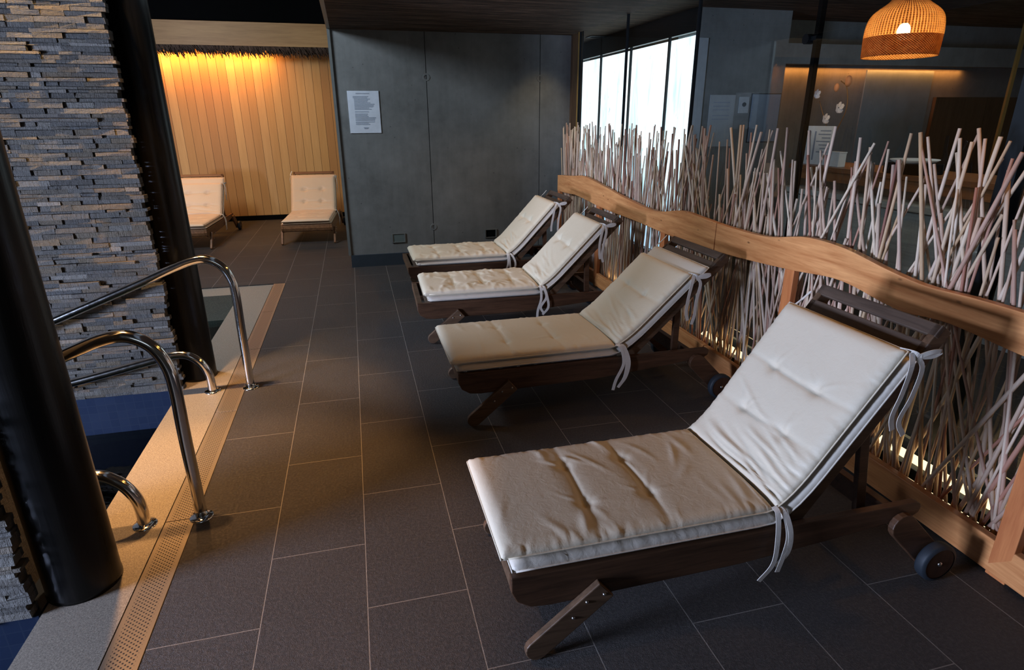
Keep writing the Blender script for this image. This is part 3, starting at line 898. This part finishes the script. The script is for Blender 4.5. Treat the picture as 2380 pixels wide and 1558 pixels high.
def board(bm, p, q, w, t, y0, y1, r0=True, r1=True):
    """flat board in the xz plane from p to q, width w, extruded y0..y1, optional rounded ends"""
    p = Vector((p[0], p[1])); q = Vector((q[0], q[1]))
    d = (q - p).normalized(); n = Vector((-d.y, d.x))
    pts = []
    h = w / 2
    if r0:
        for k in range(9):
            a = PI / 2 + PI * k / 8
            pts.append(p + d * (math.cos(a) * h) + n * (math.sin(a) * h))
    else: pts += [p + n * h, p - n * h]
    if r1:
        for k in range(9):
            a = -PI / 2 + PI * k / 8
            pts.append(q + d * (math.cos(a) * h) + n * (math.sin(a) * h))
    else: pts += [q - n * h, q + n * h]
    prism_y(bm, [(v.x, v.y) for v in pts], y0, y1)

def lounger(name, label, loc, rz, w, ang, seed, res, xf=-.03, upper=(.80, .0), lower_end=.86, style='plain', mats=('cream', 'cream2'), railx=0.0, feet='slant', ties=True, group='wooden loungers along the stick screen', zs=1.0, frame=None):
    R = empty(name, loc, rz)
    tag(R, label, 'lounger', group)
    R.scale.z = zs
    DW, LW, SW = ('teak', 'teak', 'teak_y') if frame else ('darkwood', 'legwood', 'darkwood_y')
    ca, sa = math.cos(ang), math.sin(ang)
    H = (1.12, .335)
    def bk(l, n=0.0): return (H[0] + l * ca - n * sa, H[1] + l * sa + n * ca)
    rt = .032
    prof = [(railx, .30), (railx + .02, .255), (railx + .07, .222), (railx + .14, .214), (.9, .226), (1.25, .250), (1.50, .272), (1.62, .285), (1.71, .296), (1.735, .312), (1.742, .335), (1.735, .352), (1.715, .362), (railx, .362)]
    for yy in (0, w - rt):
        bm = bmesh.new(); prism_y(bm, prof, yy, yy + rt)
        link('side_rail', bm, M[DW], R, bevel=.004)
    bm = bmesh.new(); prism_y(bm, [(railx + .002, .30), (railx + .02, .25), (railx + .045, .235), (railx + .045, .36), (railx + .002, .36)], rt + .001, w - rt - .001)
    link('end_board', bm, M[LW], R, bevel=.004)
    bm = B(*[(x, x + .085, rt + .001, w - rt - .001, .34, .361) for x in [railx + .07 + .115 * k for k in range(9)]])
    link('slatted_base', bm, M[SW], R, bevel=.003)
    link('cross_bar', B((1.60, 1.64, rt + .001, w - rt - .001, .25, .34)), M[DW], R, bevel=.003)
    # front legs
    for yy in ((-.030, -.001), (w + .001, w + .030)):
        bm = bmesh.new()
        if feet == 'slant':
            board(bm, (.088, .046), (.345, .262), .088, .03, *yy, r1=False)
        else:
            board(bm, (.05, .03), (.20, .27), .055, .03, *yy, r1=False)
        lg = link('leg', bm, M[LW], R, bevel=.004)
        yo = yy[0] if yy[0] < 0 else yy[1]
        for bx, bz in ((.27, .225), (.335, .245), (.22, .165)):
            bm = bmesh.new()
            bmesh.ops.create_uvsphere(bm, u_segments=8, v_segments=6, radius=.007, matrix=Matrix.Translation((bx, yo, bz)))
            link('bolt', bm, M['chrome'], lg, smooth=True)
    # rear brackets with wheels
    for sgn, yy in ((-1, (-.030, -.001)), (1, (w + .001, w + .030))):
        bm = bmesh.new(); board(bm, (1.645, .272), (1.815, .098), .115, .03, *yy)
        br = link('wheel_bracket', bm, M[DW], R, bevel=.004)
        yc = yy[0] - .052 if sgn < 0 else yy[1] + .004
        yc = max(yc, -.080)
        bm = bmesh.new()
        lathe(bm, [(.072, 0), (.085, .004), (.088, .012), (.088, .036), (.085, .044), (.072, .048)], 36, (1.822, yc, .090), 'y')
        bmesh.ops.recalc_face_normals(bm, faces=bm.faces)
        wh = link('wheel', bm, M['rubber'], R, smooth=True)
        bm = bmesh.new()
        lathe(bm, [(1e-4, .002), (.073, .002), (.073, .046), (1e-4, .046)], 36, (1.822, yc, .090), 'y')
        bmesh.ops.recalc_face_normals(bm, faces=bm.faces)
        link('wheel_disc', bm, M['wheelwood'], wh, bevel=.003)
        bm = bmesh.new()
        lathe(bm, [(1e-4, -.004), (.009, -.002), (.011, .003), (.011, .045), (.009, .050), (1e-4, .052)], 14, (1.822, yc, .090), 'y')
        link('axle_cap', bm, M['chrome'], wh, smooth=True)
    # backrest
    for yy in (rt + .004, w - 2 * rt - .004):
        bm = bmesh.new(); board(bm, bk(-.02, -.02), bk(.955, -.02), .062, .03, yy, yy + rt, r0=True, r1=False)
        st = link('backrest_stile', bm, M[LW], R, bevel=.004)
    for l0, wd in ((.903, .052), (.812, .062), (.70, .07), (.52, .07), (.40, .07), (.28, .07), (.16, .07)):
        bm = bmesh.new(); board(bm, bk(l0, .0), bk(l0 + wd, .0), .022, .03, rt + .003, w - rt - .003, r0=False, r1=False)
        link('backrest_slat', bm, M[SW], R, bevel=.004)
    for yy in (2 * rt + .010, w - 3 * rt - .010):
        bm = bmesh.new(); board(bm, (1.52, .285), bk(.50, -.055), .045, .025, yy, yy + .025)
        link('backrest_strut', bm, M[DW], R, bevel=.003)
    # mattresses
    T = .050
    pl = make_path(xf + .035, ang, lower_end)
    lo, at = cushion('lower_mattress', R, M[mats[1]], pl, w - .012, .006, T * .86, .0, seed + 50, res * 1.6, crease=pl[2], folds=10)
    pu = make_path(xf, ang, upper[0])
    sc = pu[2]
    fa = 1.0
    if style == 'quilt':
        tf = [.30, .68, sc + .24, sc + .50]; fo = 40; bf = 8; fa = 1.7
    elif style == 'smooth':
        tf = [.40, .74, sc + .42]; fo = 22; bf = 14
    else:
        tf = [.38, .64, sc + .50, sc + .28]; fo = 22; bf = 22
    if style == 'crumpled':
        tf = [.28, .55, .82, sc + .48]; fo = 60; bf = 16; fa = 1.9
    up_, at2 = cushion('mattress', R, M[mats[0]], pu, w - .04, .022, T, T * .86, seed, res, crease=sc, tufts=tf, folds=fo, backfolds=bf, s_lo=0, famp=fa)
    # ribbons
    def rb(pts, wd=.020, side=(1, 0, .3)):
        bm = bmesh.new(); ribbon(bm, pts, wd, side)
        link('tie_ribbon', bm, M['ribbon'], up_)
    if ties:
        rr = random.Random(seed)
        cx, cy, cz = at2(sc, 0, .03)
        for k in range(3):
            dx_ = rr.uniform(-.02, .03) + .028 * k
            ln_ = rr.uniform(.24, .31)
            rb([(cx + .01 * k, cy + .005, cz), (cx + dx_ * .6 + .01, cy - .022, cz - .02), (cx + dx_ + .012, cy - .046, cz - ln_ * .4), (cx + dx_ + rr.uniform(-.04, .02), cy - .050, cz - ln_ * .75), (cx + dx_ + rr.uniform(-.06, .0), cy - .047, cz - ln_)], .021)
        ls = pu[0][-1]
        tx, ty, tz = at2(ls - .01, 0, .025)
        # wrap to the stile, a small bow and two long tails
        rb([(tx, ty + .03, tz + .004), (tx + .03, ty - .012, tz), (tx + .055, ty - .014, tz - .025), (tx + .075, ty + .01, tz - .04)], .018, (0, 0, 1))
        rb([(tx + .045, ty - .018, tz - .01), (tx + .09, ty - .028, tz + .006), (tx + .125, ty - .03, tz + .004), (tx + .10, ty - .026, tz - .012), (tx + .05, ty - .02, tz - .014)], .018, (0, 0, 1))
        for k, ln_ in ((0, .30), (1, .33)):
            x_ = tx + .03 * k + rr.uniform(-.01, .01)
            rb([(tx + .02, ty - .008, tz), (x_ + .0 + .02 * k, ty - .03, tz - .05), (x_ - .02 + .02 * k, ty - .034, tz - ln_ * .5), (x_ + rr.uniform(-.04, .0), ty - .032, tz - ln_ * .8), (x_ + rr.uniform(-.05, .01), ty - .030, tz - ln_)], .021)
        fx_, fy_, fz_ = at(pl[0][-1] - .01, w - .02, .02)
        rb([(fx_, fy_ - .01, fz_), (fx_ + .02, fy_ + .02, fz_ + .01), (fx_ + .055, fy_ + .012, fz_ + .045), (fx_ + .085, fy_ - .002, fz_ + .085)], .012, (0, 1, 0))
        rb([(fx_, fy_ - .005, fz_), (fx_ - .005, fy_ + .025, fz_ - .03), (fx_ - .03, fy_ + .03, fz_ - .08), (fx_ - .03, fy_ + .03, fz_ - .14)], .012, (1, 0, 0))
    return R

lounger('sun_lounger', 'wooden lounger nearest the camera with pale cream mattress raised steeply', (.40, 1.605, 0), .001, .69, .955, 1, .0085, xf=-.03, upper=(.80,), lower_end=.79)
lounger('sun_lounger', 'second wooden lounger from the camera, tan mattress folded short of the headrest', (.514, 3.385, 0), .004, .745, .765, 2, .011, xf=-.04, upper=(.70,), lower_end=.81, style='smooth')
lounger('sun_lounger', 'third wooden lounger from the camera, wrinkled seat and bright white back', (.455, 4.96, 0), -.03, .745, .80, 3, .012, xf=.03, upper=(.80,), lower_end=.81, railx=-.03, style='crumpled')
lounger('sun_lounger', 'farthest lounger of the row, beside the concrete wall sockets', (.500, 6.32, 0), 0, .745, .814, 4, .013, xf=.03, upper=(.80,), lower_end=.81, railx=-.03, style='crumpled')
lounger('sun_lounger', 'lounger facing the room before the plank wall, next to the concrete wall edge', (-.40, 9.80, 0), PI / 2 - .06, .76, 1.0, 5, .014, xf=-.02, style='quilt', mats=('peach', 'peach'), feet='thin', group='loungers in the far alcove', zs=.86, frame='teak')
lounger('sun_lounger', 'lounger before the plank wall half hidden behind the black column', (-2.20, 9.80, 0), PI / 2 - .05, .79, 1.0, 6, .014, xf=-.02, style='quilt', mats=('peach', 'peach'), feet='thin', group='loungers in the far alcove', upper=(.72,), zs=.86, frame='teak')

# ================================================================== LIGHTS
def look(o, tgt):
    d = Vector(tgt) - o.location
    o.rotation_euler = d.to_track_quat('-Z', 'Y').to_euler()
def area(name, loc, tgt, sx, sy, e, col):
    l = bpy.data.lights.new(name, 'AREA'); l.shape = 'RECTANGLE'; l.size = sx; l.size_y = sy; l.energy = e; l.color = col
    o = bpy.data.objects.new(name, l); COL.objects.link(o); o.location = loc; look(o, tgt)
    return o
def spot(name, loc, tgt, e, col, ang, blend, r=.05):
    l = bpy.data.lights.new(name, 'SPOT'); l.energy = e; l.color = col; l.spot_size = ang; l.spot_blend = blend; l.shadow_soft_size = r
    o = bpy.data.objects.new(name, l); COL.objects.link(o); o.location = loc; look(o, tgt)
    return o
def point(name, loc, e, col, r=.03):
    l = bpy.data.lights.new(name, 'POINT'); l.energy = e; l.color = col; l.shadow_soft_size = r
    o = bpy.data.objects.new(name, l); COL.objects.link(o); o.location = loc
    return o
WARM = (1, .58, .24); COOL = (.74, .86, 1.0)
area('daylight_left', (-5.5, .9, 1.25), (2.0, 3.0, .6), 1.3, .9, 640, (.57, .69, 1.0))
area('room_fill', (-.8, -1.8, 1.7), (.8, 6.0, .8), 1.6, .9, 4, COOL)
area('far_fill', (-3.2, 6.3, 3.7), (.5, 8.09, 1.3), 1.2, .8, 190, COOL)
spot('pool_downlight', (-1.25, 3.0, 3.2), (-.98, 2.45, 0), 400, (1, .54, .21), .98, .45, .04)
spot('pool_downlight', (-1.25, 4.25, 3.2), (-1.0, 3.85, 0), 290, (1, .54, .21), .80, .35, .04)
spot('stone_wallwash', (-1.55, 4.20, 3.9), (-1.50, 4.42, 0), 420, (1, .62, .25), .9, .7, .03)
spot('stone_wallwash', (-2.3, 4.20, 3.9), (-2.2, 4.42, 0), 200, (1, .72, .45), .9, .7, .03)
area('alcove_cove', (-2.4, 12.44, 3.0), (-2.4, 12.62, 2.2), 2.2, .08, 40, (1, .45, .10))
spot('alcove_fill', (-3.6, 9.0, 3.6), (-1.3, 11.8, .6), 260, (1, .66, .36), 1.2, .6, .12)
spot('concrete_scallop', (2.5, 7.65, 2.8), (2.35, 8.0, 0), 14, (1, .75, .42), 1.5, .8, .05)
for y in (2.0, 3.9, 5.6, 6.9):
    spot('row_downlight', (2.62, y, 2.76), (.9, y, .4), 34, (1, .50, .12), 1.5, .9, .06)
point('pendant_bulb', (4.0, 4.04, 2.345), 9, (1, .70, .32), .02)
area('bar_cove', (7.0, 7.56, 2.47), (7.0, 7.60, 1.9), 3.4, .03, 12, (1, .36, .08))
spot('orchid_fill', (4.6, 6.0, 2.9), (5.5, 6.35, 1.95), 22, (1, .74, .45), .5, .5, .04)  # added spot to brighten the orchid, no fixture there
area('bar_fill', (6.5, 4.5, 2.95), (6.5, 5.5, 0), 2.0, 2.0, 30, (.85, .9, .9))
for y in (1.9, 3.8, 5.7):
    area('screen_floor_light', (2.72, y, .16), (2.4, y, .9), .9, .05, 1.0, (1, .75, .4))

w = bpy.data.worlds.new('world'); SC.world = w; w.use_nodes = True
nt = w.node_tree
bg = nt.nodes['Background']
tc = nt.nodes.new('ShaderNodeTexCoord'); sp = nt.nodes.new('ShaderNodeSeparateXYZ'); rp = nt.nodes.new('ShaderNodeValToRGB')
nt.links.new(tc.outputs['Generated'], sp.inputs[0]); nt.links.new(sp.outputs[2], rp.inputs[0])
rp.color_ramp.elements[0].color = (.05, .045, .04, 1); rp.color_ramp.elements[1].color = (.12, .14, .16, 1)
nt.links.new(rp.outputs[0], bg.inputs[0]); bg.inputs[1].default_value = .35

# ================================================================== CAMERA
yaw, pitch, roll, hcam, fpx = .24831697, .34684517, -.00577594, 1.85136520, 1397.05841
F = Vector((math.sin(yaw) * math.cos(pitch), math.cos(yaw) * math.cos(pitch), -math.sin(pitch)))
Rv = Vector((math.cos(yaw), -math.sin(yaw), 0)); U = Rv.cross(F)
R2 = Rv * math.cos(roll) + U * math.sin(roll); U2 = -Rv * math.sin(roll) + U * math.cos(roll)
cam = bpy.data.cameras.new('camera'); co = bpy.data.objects.new('camera', cam); COL.objects.link(co)
mw = Matrix(((R2.x, U2.x, -F.x, 0), (R2.y, U2.y, -F.y, 0), (R2.z, U2.z, -F.z, hcam), (0, 0, 0, 1)))
co.matrix_world = mw
cam.sensor_fit = 'HORIZONTAL'; cam.sensor_width = 36; cam.lens = fpx / 2380 * 36; cam.clip_start = .05
SC.camera = co
SC.view_settings.view_transform = 'Standard'
SC.view_settings.look = 'None'
SC.view_settings.exposure = .25
SC.view_settings.gamma = .92
SC.cycles.use_denoising = True
SC.cycles.max_bounces = 6
SC.cycles.diffuse_bounces = 3
SC.cycles.glossy_bounces = 4
SC.cycles.transparent_max_bounces = 12
SC.cycles.sample_clamp_indirect = 4
